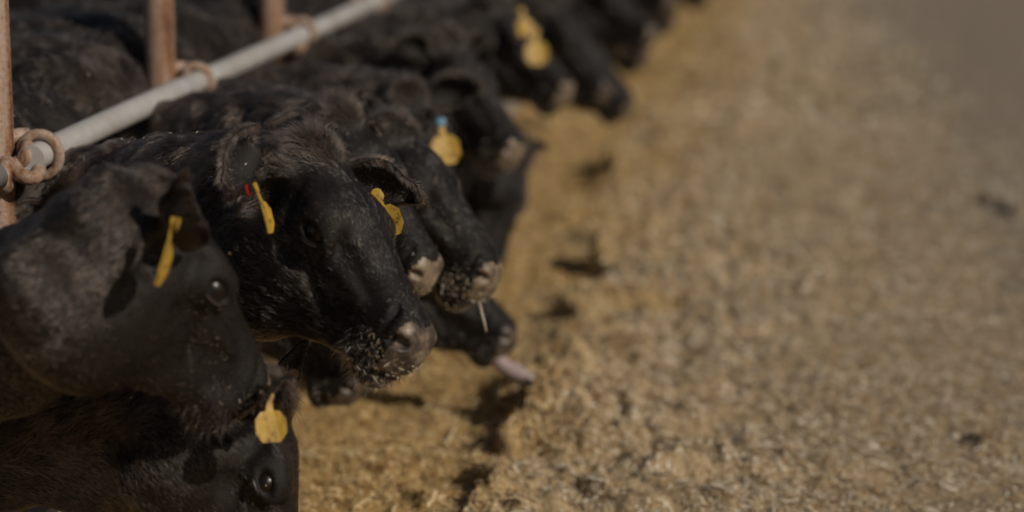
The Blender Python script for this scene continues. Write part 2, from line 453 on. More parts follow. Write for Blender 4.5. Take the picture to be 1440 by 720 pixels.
def chips(P, Nn, L0, L1, W0, W1, rng, tilt=.35, thick=.25):
    """little straw chips as bent thin prisms, numpy arrays"""
    n = len(P); L = rng.uniform(L0, L1, n)**1.0; Wd = rng.uniform(W0, W1, n)
    r = rng.normal(size=(n, 3)); tg = r-Nn*(r*Nn).sum(1)[:, None]; tg /= np.linalg.norm(tg, axis=1)[:, None]+1e-9
    nn = Nn+rng.normal(size=(n, 3))*tilt; nn /= np.linalg.norm(nn, axis=1)[:, None]
    tg = tg-nn*(tg*nn).sum(1)[:, None]; tg /= np.linalg.norm(tg, axis=1)[:, None]
    sd = np.cross(nn, tg); th = Wd*thick; bow = L*rng.uniform(-.12, .12, n)
    V = np.zeros((n, 12, 3))
    for k, (u, bz) in enumerate([(-.5, 0), (0, 1), (.5, 0)]):
        c = P+tg*(L*u)[:, None]+sd*(bow*bz)[:, None]+nn*(th*.5)[:, None]
        wv = Wd*(1. if bz else rng.uniform(.4, 1, n))
        V[:, k*4+0] = c-sd*(wv/2)[:, None]-nn*(th/2)[:, None]; V[:, k*4+1] = c+sd*(wv/2)[:, None]-nn*(th/2)[:, None]
        V[:, k*4+2] = c+sd*(wv/2)[:, None]+nn*(th/2)[:, None]; V[:, k*4+3] = c-sd*(wv/2)[:, None]+nn*(th/2)[:, None]
    q = [(0, 3, 2, 1), (8, 9, 10, 11)]
    for k in (0, 4):
        for a in range(4): b = (a+1) % 4; q.append((k+a, k+b, k+4+b, k+4+a))
    F = (np.array(q)[None]+(np.arange(n)*12)[:, None, None]).reshape(-1, 4)
    return V.reshape(-1, 3), F

# ------------------------------------------------------------------ ear tags
def ear_tag(parent, top, normal, down, size=.062, button=None, label='yellow plastic ear tag', name='ear_tag', bmat=None, back=True, stud=True):
    nn = nrm(normal); dn = nrm(down-nn*(down@nn)); sd = np.cross(dn, nn)
    h = size*1.62; w_ = size
    prof = [(0, .13), (.05, .18), (.11, .18), (.17, .11), (.37, .12), (.385, .30), (.54, .5), (.82, .5), (.985, .31), (1, .28)]
    pts = [(-b, a) for a, b in prof]+[(b, a) for a, b in prof[::-1]]
    V, n = [], len(pts)
    for s_ in (-1, 1):
        for a, b in pts:
            bend = .006*math.sin(b*2.6)+.004*a*a*4
            V.append(top+sd*(a*w_)+dn*(b*h-.006)+nn*(s_*.0011+bend))
    F = [tuple(range(n))[::-1], tuple(range(n, 2*n))]
    for k in range(n): k2 = (k+1) % n; F.append((k, k2, n+k2, n+k))
    o = mesh_obj(name, V, F, TAG, parent, smooth=False); o['label'] = label
    def disc(r, off, m, nm):
        c = top+dn*.004
        Vb, Fb = tube([c+nn*off, c+nn*(off+.0025), c+nn*(off+.0035)], [r, r, r*.7], 20)
        b = mesh_obj(nm, Vb, Fb, m, o, smooth=False); return b
    if stud: disc(.012, .002, TAG, 'tag_stud')
    if back: disc(.0125, -.016 if button != 'front' else .010, bmat or TAG, 'tag_button')
    return o

# ------------------------------------------------------------------ the cattle
EARS = {}
def make_cow(F, L, t, s, neck_y, fence_z, body_y, h, label, ears, tags=(), nhair=60000, hrad=.00035, withers=1.13, seed=1,
             neck_z=None, chin_drop=0., straw=200, muzzle_straw=120, name='black_cow', body_x=-2.0, ear_len=.165, hscale=1., tongue=None, fat=1., glints=True,
             hair_face=.014, hair_neck=.026, shag=1., throat=0., foldk=1., crest=0., jowl=0., dusty=False, calm=1.):
    rng = np.random.default_rng(seed)
    F = nrm(F); L = nrm(L-F*(L@F)); U = np.cross(F, L); R = np.stack([F, L, U], 1); t = np.asarray(t, float)
    W = lambda p: t+s*(R@(ASC*np.asarray(p, float)))
    root = bpy.data.objects.new(name, None); COL.objects.link(root)
    root.location = (body_x-.2, body_y, 0); props(root, label, 'cow', 'cattle feeding along the rail')
    bpy.context.view_layer.update()
    off = np.array([body_x-.2, body_y, 0.])
    hc = W((.2, 0, -.1)); lo = hc-.42*s; hi = hc+.36*s
    X = axis(body_x-1.55, min(lo[0], -1.85), hi[0], hi[0]+.01, h, .03)
    Y = axis(min(lo[1], body_y-.36), lo[1], hi[1], max(hi[1], body_y+.36), h, .03)
    Z = axis(-.01, lo[2]-.03, max(hi[2], 1.05), 1.36, h, .03)
    Fd = Field(X, Y, Z)
    lat = np.array([0, 1., 0])
    # trunk
    bz = withers-.33
    yb = body_y
    Fd.ell((body_x-.22, yb, bz), (.46, .215*fat, .33), k=.10)
    Fd.ell((body_x-.70, yb, bz-.02), (.50, .25*fat, .33), k=.12)
    Fd.ell((body_x-1.10, yb, bz+.03), (.34, .225*fat, .28), k=.12)
    Fd.ell((body_x-.02, yb, withers-.10), (.22, .06, .09), k=.08)        # withers
    for sg in (-1, 1):
        Fd.ell((body_x+.02, yb+sg*.14, bz+.03), (.15, .075, .27), k=.05) # shoulder
        Fd.cone((body_x+.02, yb+sg*.13, bz-.12), (body_x-.02, yb+sg*.12, .42), .085, .052, k=.05)
        Fd.cone((body_x-.02, yb+sg*.12, .42), (body_x, yb+sg*.12, .06), .042, .034, k=.03)
        Fd.ell((body_x+.02, yb+sg*.12, .035), (.062, .045, .04), k=.02)
        Fd.cone((body_x-1.2, yb+sg*.13, bz), (body_x-1.12, yb+sg*.13, .58), .14, .075, k=.06)
        Fd.cone((body_x-1.12, yb+sg*.13, .58), (body_x-1.26, yb+sg*.13, .42), .065, .045, k=.03)
        Fd.cone((body_x-1.26, yb+sg*.13, .42), (body_x-1.22, yb+sg*.13, .06), .042, .034, k=.03)
        Fd.ell((body_x-1.19, yb+sg*.13, .035), (.062, .045, .04), k=.02)
    Fd.cone((body_x-1.42, yb, bz+.14), (body_x-1.46, yb, .55), .03, .018, k=.03)
    # neck
    nb = W((.015, 0, -.115)); nz = neck_z if neck_z is not None else .80
    n2 = np.array([-1.72, neck_y, nz]); n3 = np.array([body_x+.0, yb, bz+.10])
    n1 = (nb+n2)/2+np.array([0, 0, .015])
    la = nrm(np.cross([0, 0, 1.], n2-nb))
    nr = .150; n1 = n1+np.array([0, 0, crest])
    ctl = 2*n1-.5*(nb+n2); K = 7
    pts = [nb*(1-u)**2+2*ctl*u*(1-u)+n2*u*u for u in np.linspace(0, 1, K)]
    rad = [.112*s+(nr-.112*s)*u for u in np.linspace(0, 1, K)]
    lh = nrm(L+np.array([0, 0, -L[2]]))
    for i in range(K-1):
        u = (i+.5)/(K-1); li = nrm(lh*(1-u)+la*u)
        Fd.cone(pts[i], pts[i+1], rad[i], rad[i+1], li, .86-.06*u, k=.05)
    Fd.cone(n2, n3, nr, .23, la, .80, k=.06)
    Fd.cone(W((.10, 0, -.20)), n1+np.array([.0, 0, -.10-throat]), .086*s, .095, la, .62, k=.07)          # throat
    Fd.cone(n1+np.array([0, 0, -.10-throat]), np.array([body_x+.18, min(yb, neck_y), bz-.17-throat]), .07, .13, la, .5, k=.06)  # dewlap and brisket
    if jowl:
        Fd.ell(W((.07, 0, -.262)), (.10*s, .055*s, .055*s), R, k=.09)
        Fd.ell(W((-.01, 0, -.26)), (.10*s, .06*s, .06*s), R, k=.10)
    head_field(Fd, R, t, s)
    # folds and unevenness of the skin
    sl = Fd.sl((-1.95, Y[0], .02), (X[-1], Y[-1], 1.4))
    x, y, z = Fd.pts(sl)
    hx = ((x-t[0])*F[0]+(y-t[1])*F[1]+(z-t[2])*F[2])/s
    nk = np.clip((.09-hx)/.08, 0, 1).astype(np.float32)
    ph = rng.uniform(0, 6)
    sdir = x*.75+z*.30
    fold = np.sin(sdir*52+3*np.sin(z*9+ph)+1.5*np.sin(y*14+ph)+ph)*np.clip(.6+.6*np.sin(z*7+x*5+ph*2), 0, 1)
    lump = np.sin(x*31+ph+2*np.sin(z*17))*np.sin(z*27+ph*2+2*np.sin(x*13))*np.sin(y*29+ph*3)
    Fd.S[sl] += (nk*(foldk*(.0050*fold+.0040*lump))+(1-nk)*.0022*lump).astype(np.float32)
    V, Q = Fd.nets()
    nbv = len(V); rim = np.zeros(nbv); kind = np.zeros(nbv)
    for key in ('R', 'L'):
        if key not in ears: continue
        e = ears[key]; sg = -1 if key == 'R' else 1
        base = W((.02, sg*.105, -.045))+(e[4] if len(e) > 4 else 0); d = nrm(e[0]); op = nrm(e[1])
        EV, EF, er = ear_mesh(base-d*.02, d, op, e[2] if len(e) > 2 else ear_len*s, (e[3] if len(e) > 3 else .095)*s)
        Q = np.concatenate([Q, EF+len(V)]); V = np.concatenate([V, EV]); rim = np.concatenate([rim, er]); kind = np.concatenate([kind, np.full(len(EV), 1. if key == 'R' else 2.)])
    VN = vnormals(V, Q)
    # bare skin on the end of the muzzle and lids
    loc = ((V-t)@R)/s/ASC
    bare = ((loc[:, 0] > .438+.10*np.clip(-.06-loc[:, 2], 0, .05)*3) & (loc[:, 2] < -.052) & (loc[:, 2] > -.142) & (kind == 0))
    mi = bare[Q].all(1).astype(int)
    body = mesh_obj('body', V-off, Q, [HIDE, NOSE2 if dusty else NOSE], root, mi=mi)
    # ---- coat
    camv = nrm(np.array([0, 0, 1.8])-hc)
    def wgt(c, n):
        l = ((c-t)@R)/s/ASC
        face = (l[:, 0] > .10)
        w_ = np.where(c[:, 0] < -2.6, .03, np.where(c[:, 0] < -1.9, .45, 1.))*np.where(face, 1.5, 1.)
        w_ *= np.where(c[:, 2] < .45 if t[2] > .75 else c[:, 2] < .15, .15, 1.)
        tow = CAM-c; tow /= np.linalg.norm(tow, axis=1)[:, None]
        w_ *= np.where((n*tow).sum(1) < -.25, .22, 1.)
        return w_*(1-.999*((l[:, 0] > .445) & (l[:, 2] < -.055) & (l[:, 2] > -.140)))
    P, fi, ti = tri_sample(V, Q, wgt, nhair, rng, 1+4.5*(kind[Q].max(1) > 0))
    q = Q[fi]; Nn = VN[q].mean(1); Nn /= np.linalg.norm(Nn, axis=1)[:, None]+1e-9
    rm = rim[q].max(1); kd = kind[q].max(1)
    l = ((P-t)@R)/s/ASC
    # skip the eye opening
    eo = np.minimum(*(np.linalg.norm((l-np.array([.190, sg*.104, -.062]))/np.array([1.55, 1.3, .88]), axis=1) for sg in (-1, 1)))
    keep = (eo > .0215); P, Nn, l, rm, kd, q = P[keep], Nn[keep], l[keep], rm[keep], kd[keep], q[keep]; eo = eo[keep]
    hw = np.clip((l[:, 0]+.02)/.12, 0, 1)[:, None]*(kd == 0)[:, None]
    dh = -F[None]*1.+U[None]*(-.25)+L[None]*np.sign(l[:, 1])[:, None]*.25
    up = np.clip((l[:, 0]-.02)/.1, 0, 1)*np.clip(1-(l[:, 0]-.13)/.08, 0, 1)
    dn = nrm(np.array([-1, (yb-neck_y)*.5, -.55]))[None]
    D = dh*hw+dn*(1-hw)
    for key, kk in (('R', 1), ('L', 2)):
        if key in ears: D[kd == kk] = nrm(ears[key][0])
    a1 = snoise(P, 4., seed+1)[:, None]; a2 = snoise(P, 11., seed+2)[:, None]; a3 = snoise(P, 26., seed+3)[:, None]; a4 = snoise(P, 70., seed+4)[:, None]
    side = np.cross(D, Nn)
    shg = (np.clip((.10-l[:, 0])/.14, 0, 1)*.9+.1)[:, None]*shag
    poll = np.exp(-((l[:, 0]-.0)**2+l[:, 1]**2*1.3)/.0045)*np.clip((l[:, 2]+.05)/.04, 0, 1)*(kd == 0)
    D = D+side*calm*(a1*.5+a2*.75*shg+a3*.55*shg+.2*a3+.45*a4*(.35+.65*shg))+rng.normal(size=P.shape)*(.10+.12*shg)+poll[:, None]*rng.normal(size=P.shape)*.5
    D -= Nn*(D*Nn).sum(1)[:, None]; D /= np.linalg.norm(D, axis=1)[:, None]+1e-9
    ln = (hair_face+(hair_neck-hair_face)*shg[:, 0]/max(shag, .01)*.95)
    ln = ln*(1+calm*(.3*a2[:, 0]+.35*a4[:, 0]))+poll*.024*shag
    ln = np.where(kd > 0, .008+.014*np.clip((rm-.6)/.4, 0, 1), ln)*hscale*rng.uniform(.6, 1.25, len(P))
    ln = np.where(l[:, 0] > .36, ln*.6, ln)
    ln = np.where((eo < .05) & (kd == 0), ln*np.clip((eo-.016)/.04, .15, 1), ln)
    lift = .15+.42*shg[:, 0]*(1+a3[:, 0]*calm)+poll*.7+(kd > 0)*(.2+.7*(rm > .8))
    fur_obj('coat', P-off, Nn, D, ln, hrad, FUR if seed % 3 else FURB, root, rng, npt=5 if h < .008 else 4, lift=lift, clump=(.006 if h < .008 else .012))
    # whiskers around lips and chin, brows
    if h < .008:
        pick = np.where((l[:, 0] > .36) & (l[:, 2] < -.10))[0]
        if len(pick) > 400:
            pick = rng.choice(pick, 340, replace=False)
            Dw = D[pick]*.3+F[None]*.5-U[None]*.5+rng.normal(size=(len(pick), 3))*.35
            fur_obj('whiskers', P[pick]-off, Nn[pick], Dw, rng.uniform(.015, .038, len(pick)), .00028, FURB, root, rng, lift=.8)
    # ---- eyes
    for sg in (-1, 1):
        c = W((.190, sg*.0755, -.062))
        nu, nv = 20, 12; EVs, EFs = [], []
        for i in range(nv+1):
            for j in range(nu):
                a, b = math.pi*i/nv, 2*math.pi*j/nu
                EVs.append(c+s*.0315*(math.sin(a)*math.cos(b)*F+math.cos(a)*L+math.sin(a)*math.sin(b)*U)-off)
        for i in range(nv):
            for j in range(nu): EFs.append((i*nu+j, i*nu+(j+1) % nu, (i+1)*nu+(j+1) % nu, (i+1)*nu+j))
        mesh_obj('eye', EVs, EFs, EYE, root)
        if h < .008:
            rg = [W((.192+.0345*math.cos(a), sg*(.1035-.010*abs(math.cos(a))**2), -.063+.0185*math.sin(a)+.004*math.cos(a)))-off for a in np.linspace(0, 2*math.pi, 33)[:-1]]
            Vr, Fr = tube(rg+[rg[0]], .0030*s, 8, cap=False); mesh_obj('eyelid', Vr, Fr, LID, root)
            ls = []                                                # lashes over the upper lid
            for a in np.linspace(.35, 2.8, 46):
                ls.append(W((.191-.031*math.cos(a), sg*.1035, -.063+.0175*math.sin(a))))
            ls = np.array(ls)+rng.normal(size=(46, 3))*.001
            Dl = np.tile(sg*L*.9+U*.35+F*.15, (46, 1))+rng.normal(size=(46, 3))*.15
            fur_obj('eyelashes', ls-off, np.tile(U, (46, 1)), Dl, rng.uniform(.014, .024, 46), .0004, FUR, root, rng, lift=.1, droop=.2)
    # ---- straw and chaff caught in the coat, thick around the lips
    if straw:
        Ps, _, si = tri_sample(V, Q, lambda c, n: (n[:, 2] > .25)*1.*(c[:, 0] > -2.3)*(c[:, 2] > .4)+1e-9, straw, rng)
        ql = Q[_]; Ns = VN[ql].mean(1)
        Pm, _m, _ = tri_sample(V, Q, lambda c, n: (((c-t)@R/s/ASC)[:, 0] > .385)*(((c-t)@R/s/ASC)[:, 2] < -.105)*1.+1e-9, muzzle_straw, rng)
        Nm = VN[Q[_m]].mean(1)
        V1, F1 = chips(Ps+Ns*.012-off, Ns, .003, .010, .001, .0024, rng, tilt=.5)
        V2, F2 = chips(Pm+Nm*.003-off, Nm, .003, .014, .0007, .0016, rng, tilt=.9)
        o = mesh_obj('straw_crumbs', np.concatenate([V1, V2]), np.concatenate([F1, F2+len(V1)]), STRAW, root, smooth=False)
        o['kind'] = 'stuff'; o['label'] = 'bits of straw stuck to the coat and lips'
    if tongue is not None:
        a = W((.455, 0, -.148)); mid = W((.50, .0, -.155)); 
        P0 = [a-F*.03, a, mid, mid+tongue*.04+np.array([0, 0, .008]), mid+tongue*.085+np.array([0, 0, .006]), mid+tongue*.125-np.array([0, 0, .004])]
        Vt, Ft = tube(np.array(P0)-off, [.020, .024, .026, .025, .018, .005], 18)
        Vt = np.array(Vt); Vt[:, 2] += .007*np.sin(Vt[:, 0]*55)
        mesh_obj('tongue', Vt, Ft, TONGUE, root)
    for tg in tags:
        ear_tag(root, tg['at']-off, tg['n'], tg.get('down', np.array([0, 0, -1.])), tg.get('size', .064), tg.get('button'), tg.get('label', 'yellow plastic ear tag'), bmat=tg.get('bm'), back=tg.get('back', True), stud=tg.get('stud', True))
    return root

def HV(F, L): return nrm(vv(F)), nrm(vv(L))

import sys
SEL = None                       # for tests
def want(k): return SEL is None or k in SEL

# ---- hero: the sharp cow in the middle
FC, LC = HV((.575, -.70, .40), (.46, .05, -.885))
tC = at(445, 196, 4.80)
if want('C'):
    make_cow(FC, LC, tC, 1.05, 5.28, .98, 5.2, .0045, 'sharply focused black cow with clear eye, strawy lips and yellow tags in both ears',
      {'R': (vv((-.26, -.62, .74)), vv((.88, .0, .48)), .18, .115, vv((-.022, .035, .02))), 'L': (vv((.92, -.14, -.36)), vv((.25, -.50, .83)), .195, .13, vv((0, -.03, 0)))},
      [dict(at=at(358, 262, 4.60), n=vv((.94, .27, .14)), down=vv((.27, -.96, 0)), size=.062, bm=RED, label='yellow ear tag seen edge-on with a red button', button='back'),
       dict(at=at(529, 271, 4.84), n=vv((-.1, .2, .97)), down=vv((.36, -.93, 0)), size=.064, label='yellow ear tag hanging under the far ear')],
      nhair=190000, hrad=.00042, seed=11, jowl=1., throat=.11, straw=70, muzzle_straw=340, neck_z=.81, withers=1.14)
# ---- the big soft head in the left foreground, turned away
FA, LA = HV((.44, -.70, -.56), (-.66, .17, -.73))
tA = at(226, 253, 4.40)
if want('A'):
    make_cow(FA, LA, tA, 1.03, 4.36, .98, 4.2, .006, 'large black cow in the left foreground, face turned away, one long yellow tag',
      {'R': (vv((.06, .64, .76)), vv((.45, .5, -.75)), .175, .085, vv((.014, -.03, .01))), 'L': (vv((-.6, .0, -.8)), vv((.5, -.5, -.3)), .14, .09)},
      [dict(at=at(242, 310, 4.18), n=vv((.96, -.26, .06)), down=vv((-.27, -.96, .05)), size=.075, button='front')],
      nhair=210000, hrad=.0004, seed=22, straw=25, muzzle_straw=160, neck_z=.80, foldk=1.3, throat=-.01, crest=-.075, jowl=1., calm=.35, hair_face=.009, hair_neck=.014, shag=.6, withers=1.10)
# ---- head hanging at the lower left
FB, LB = HV((.22, -.97, .06), (-.16, .03, -.98))
tB = at(395, 546, 4.76)
if want('B'):
    make_cow(FB, LB, tB, .96, 4.80, .75, 4.72, .006, 'black cow with lowered head at the bottom left, dirty yellow tag beside its raised ear',
      {'R': (vv((.46, .80, .36)), vv((.85, -.35, .30)), .12, .070, vv((.030, -.022, .12))), 'L': (vv((.42, .86, -.25)), vv((.3, -.3, .8)), .17, .06, vv((.035, .0, 0)))},
      [dict(at=at(377, 556, 4.50), n=vv((.25, .1, .95)), down=vv((.06, -1, 0)), size=.058, bm=RED, stud=False, button='back', label='dirty yellow ear tag')],
      nhair=120000, hrad=.00042, seed=34, calm=.6, straw=60, muzzle_straw=60, neck_z=.45, withers=1.08, throat=.05)
# ---- low brown muzzle behind the hero's chin
FK, LK = HV((.45, -.86, .1), (.3, .0, -.95))
if want('K'):
    make_cow(FK, LK, at(440, 322, 6.25), .95, 5.72, .80, 5.66, .009, 'black cow showing only a low brownish muzzle behind the chin of the sharp cow',
      {'R': (vv((-.4, .2, .8)), vv((.6, -.5, .4))), 'L': (vv((.5, .2, -.8)), vv((.4, -.5, .4)))}, (),
      nhair=30000, hrad=.0006, seed=44, straw=60, muzzle_straw=80, neck_z=.62, withers=1.08)
# ---- nose just behind the hero's nose
FDv, LDv = HV((.61, -.75, .25), (.53, .15, -.84))
if want('D'):
    make_cow(FDv, LDv, at(479, 148, 5.74), 1.0, 6.02, .98, 6.12, .007, 'black cow whose dusty nose shows between the sharp cow and its straw-chewing neighbour',
      {'R': (vv((-.6, .0, .8)), vv((.7, -.4, .5)), .14), 'L': (vv((.1, .8, .5)), vv((.8, -.2, .5)), .10, .07)}, (),
      nhair=90000, hrad=.0005, seed=56, dusty=True, straw=50, muzzle_straw=300, neck_z=.83, withers=1.15, hair_neck=.03)
FE, LE = HV((.66, -.71, .24), (.37, .03, -.93))
if want('E'):
    make_cow(FE, LE, at(560, 166, 5.96), 1.02, 6.62, .98, 6.62, .008, 'black cow with pale straw-covered nose, a straw stalk hanging from its lips',
      {'R': (vv((-.5, .1, .8)), vv((.7, -.4, .5)), .14), 'L': (vv((.55, .65, -.4)), vv((.3, -.4, .85)), .13, .09)}, (),
      nhair=70000, hrad=.0006, seed=67, dusty=True, straw=40, muzzle_straw=360, neck_z=.83, withers=1.16)
if want('E'):
    V, F = tube([at(674, 424, 5.80), at(677, 438, 5.79), at(681, 453, 5.785), at(684, 467, 5.79)], [.0022, .0026, .0024, .0016], 8)
    props(mesh_obj('straw_stalk', V, F, STRAW), 'short straw stalk hanging from the lips of a blurred cow', 'straw stalk')
FG, LG = HV((.42, -.88, .25), (.80, .2, -.55))
if want('G'):
    make_cow(FG, LG, at(572, 125, 7.0), 1.0, 7.12, .98, 7.1, .010, 'black cow with a wide open ear carrying a blue button and an octagonal yellow tag',
      {'R': (vv((-.6, .1, .7)), vv((.5, -.5, .5)), .15), 'L': (vv((.97, .2, -.1)), vv((.45, -.5, .7)), .17, .13)},
      [dict(at=at(619, 170, 6.72), n=vv((.2, .1, .97)), down=vv((.16, -1, 0)), size=.08, bm=BLUE, button='front', label='octagonal yellow ear tag')],
      nhair=50000, hrad=.0008, seed=71, straw=20, muzzle_straw=60, withers=1.15)
FF, LF = HV((.80, -.58, .15), (.25, .12, -.95))
if want('F'):
    make_cow(FF, LF, at(578, 316, 6.85), .94, 7.45, .80, 7.58, .009, 'black cow with its head near the ground, pink grey tongue reaching out to the feed',
      {'R': (vv((-.5, .2, .8)), vv((.6, -.5, .4))), 'L': (vv((.4, .5, -.8)), vv((.4, -.5, .4)))}, (),
      nhair=50000, hrad=.0008, seed=83, straw=10, muzzle_straw=60, neck_z=.62, withers=1.10, tongue=vv((.84, -.50, .2)))
FH, LH = HV((.62, -.70, .35), (.5, .0, -.85))
if want('H'):
    make_cow(FH, LH, at(632, 48, 7.75), 1.0, 7.85, .98, 7.92, .011, 'blurred black cow with a pale glinting nose in front of the yellow feed',
      {'R': (vv((-.6, .1, .7)), vv((.5, -.5, .5))), 'L': (vv((.7, .3, -.6)), vv((.3, -.5, .7)))}, (),
      nhair=40000, hrad=.001, seed=92, dusty=True, straw=60, muzzle_straw=200, withers=1.15)
    make_cow(*HV((.70, -.62, .35), (.5, .0, -.85)), at(702, 2, 9.2), 1.0, 8.7, .98, 8.62, .012, 'blurred black cow with a yellow tag, behind the pale glinting nose',
      {'R': (vv((-.2, .3, .9)), vv((.5, -.5, .5))), 'L': (vv((.7, .3, -.6)), vv((.3, -.5, .7)))},
      [dict(at=at(752, 42, 8.9), n=vv((.2, .1, .97)), size=.085, label='blurred yellow ear tag'), dict(at=at(733, 14, 8.95), n=vv((.5, .1, .8)), size=.07, label='blurred yellow ear tag')],
      nhair=30000, hrad=.0012, seed=95, dusty=True, straw=30, muzzle_straw=60, withers=1.15)
FI, LI = HV((.66, -.72, .2), (.4, .0, -.9))
if want('I'):
    make_cow(FI, LI, at(768, -8, 9.9), 1.02, 9.3, .98, 9.1, .012, 'blurred black cow with low dark muzzle jutting over the feed, pale spot at its nostril',
      {'R': (vv((-.5, .1, .7)), vv((.5, -.5, .5))), 'L': (vv((.7, .3, -.6)), vv((.3, -.5, .7)))},
      [dict(at=at(735, 25, 9.5), n=vv((.2, .1, .97)), size=.07, label='blurred yellow ear tag')],
      nhair=30000, hrad=.0012, seed=97, straw=30, muzzle_straw=120, withers=1.14)

if want('M'):
    make_cow(*HV((-.08, -.97, .15), (.45, -.1, -.88)), at(738, 205, 8.4), 1.05, 8.2, .8, 8.22, .012, 'blurred black cow hanging its head straight down against the edge of the feed',
      {'R': (vv((-.5, .1, .7)), vv((.5, -.5, .5))), 'L': (vv((.5, .3, -.8)), vv((.3, -.5, .7)))}, (),
      nhair=30000, hrad=.0012, seed=99, straw=30, muzzle_straw=60, withers=1.10, neck_z=.78)

# ---- cattle farther down the line: a few builds, copied along the rail
def copy_tree(o, dy, dx, label):
    c = o.copy(); COL.objects.link(c); c.location = (o.location[0]+dx, o.location[1]+dy, 0); c['label'] = label
    for ch in o.children:
        k = ch.copy(); COL.objects.link(k); k.parent = c
    return c
if want('far'):
    far = []
    for k, (py, F_, L_) in enumerate([(.95, (.62, -.72, .3), (.5, 0, -.85)), (.80, (.70, -.65, .1), (.3, .1, -.95)), (.98, (.8, -.5, .35), (.35, 0, -.9))]):
        Fh, Lh = HV(F_, L_); y0 = 9.85+k*.62
        far.append(make_cow(Fh, Lh, np.array([-1.12, y0, py]), 1.0, y0, .98, y0, .016, 'blurred black cow in the far row', {'R': (vv((-.5, .1, .8)), vv((.6, -.5, .4))), 'L': (vv((.6, .2, -.8)), vv((.4, -.5, .4)))}, (),
                 nhair=12000, hrad=.002, seed=120+k, straw=40, muzzle_straw=60, neck_z=py-.16, withers=1.14))
    words = ['with head held level', 'with lowered head', 'with head stretched out over the feed']
    for k, o in enumerate(far): o['label'] = 'blurred black cow %s, near end of the far row' % words[k]
    rr = random.Random(4)
    for k in range(3, 21):
        c = copy_tree(far[k % 3], (k-k % 3)*.62+rr.uniform(-.06, .06), rr.uniform(-.1, .06), 'black cow in the far row, crowded along the feed beyond the top edge')

# ------------------------------------------------------------------ fence: posts, top rail, rust links
RX, RZ = -1.7203, 1.0007
POSTY = [5.08+k*1.34 for k in range(-2, 14)]
if want('fence'):
    def tuft(): pass
    rnga = np.random.default_rng(3)
    path = [(RX+.003*math.sin(y*2.1), y, RZ+.004*math.sin(y*1.3)) for y in [5.045, 5.046, 5.048]+list(np.arange(5.1, 24, .12))]
    V, F = tube(path, .030, 32); o = mesh_obj('neck_rail', V, F, GALV); o.data.polygons[-2].use_smooth = False; o.data.polygons[-1].use_smooth = False
    props(o, 'long pale worn steel pipe rail running over the necks of the cattle', 'rail')
    V, F = tube([(RX, 1.2, RZ), (RX, 4.8, RZ)], .03, 24); o = mesh_obj('neck_rail', V, F, GALV)
    props(o, 'pale steel pipe rail section on the near side of the left edge post', 'rail')
    V, F = tube([(RX-.12, 1.2, .38), (RX-.12, 24, .38)], .022, 16); o = mesh_obj('lower_rail', V, F, RUST)
    props(o, 'thin rusty lower rail between the posts, behind the necks', 'rail')
    plab = ['rusty steel post at the left edge of the picture', 'rusty pinkish steel post rising behind the pale rail, second from the left']
    for k, y in enumerate(POSTY):
        V, F = tube([(-1.815, y, -.02), (-1.815, y, .6), (-1.815, y, 1.3), (-1.815, y, 1.86), (-1.815, y, 1.875)], [.041, .041, .041, .041, .035], 28)
        lab = {2: plab[0], 3: plab[1]}.get(k, 'rusty steel post of the feed fence, bare, beside the row of cattle')
        o = mesh_obj('fence_post', V, F, RUST); props(o, lab, 'post', 'posts of the feed fence')
        # hanger: welded ring round the rail, stub lug from the post, chain links
        r = bpy.data.objects.new('rail_hanger', None); COL.objects.link(r); r.location = (RX, y, RZ)
        hl = {2: 'rusty ring and chunky chain links tying the rail to the left edge post', 3: 'rusty ring looped round the pale rail beside the second post',
              4: 'small blurred rusty ring on the pale rail near the top edge'}.get(k, 'rusty ring tying the pale rail to its post')
        props(r, hl, 'hanger', 'rings tying the rail to the posts')
        yo = .03
        V, F = ring_mesh((-.004, yo, 0), (1, .15, 0), (0, -.1, 1), .043, .048, .0115); mesh_obj('ring', V, F, RUST, r)
        V, F = tube([(-.10, .0, .035), (-.085, .02, .035), (-.055, .045, .04), (-.04, .062, .042)], [.013, .0165, .0175, .014], 16); mesh_obj('lug', V, F, RUST, r)
        def link(c, ax, bx, la_, lb_, rad):
            V, F = ring_mesh(c, ax, bx, la_, lb_, rad); mesh_obj('chain_link', V, F, RUST, r)
        link((-.030, .0, .004), (.5, -1, .1), (.2, .2, 1), .034, .022, .015)
        link((-.012, -.035, -.022), (.6, -.7, -.5), (.8, .6, .1), .032, .024, .016)
        link((-.05, -.065, -.030), (.2, -1, -.3), (.1, -.2, 1), .034, .024, .0165)

# ------------------------------------------------------------------ ground
def gpt(px, py, z=.06):
    dd = FW+(px-720)/FPX*RT-(py-360)/FPX*UP; p = CAM+dd*((z-1.8)/dd[2]); return p[0], p[1]
SCARPS = [(*gpt(650, 690), .20, .07), (*gpt(722, 622), .16, .07), (*gpt(775, 556), .26, .12), (*gpt(838, 372), .26, .13), (*gpt(852, 236), .45, .17),
          (*gpt(905, 655), .10, .07), (*gpt(800, 290), .25, .09), (*gpt(785, 450), .2, .07), (*gpt(690, 590), .12, .06), (*gpt(712, 548), .20, .08), (*gpt(752, 592), .16, .08), (*gpt(930, 640), .06, .05), (*gpt(1130, 575), .10, .03), (*gpt(1395, 285), .25, .06),
          (*gpt(1340, 615), .12, .03), (*gpt(1010, 330), .2, .03), (*gpt(560, 700), .12, .03), (*gpt(960, 470), .15, .02)]
def edge_x(y):
    return -.93+.10*np.sin(y*2.3+.6)+.07*np.sin(y*5.1+1.)+.035*np.sin(y*11.+2)+.02*np.sin(y*23)
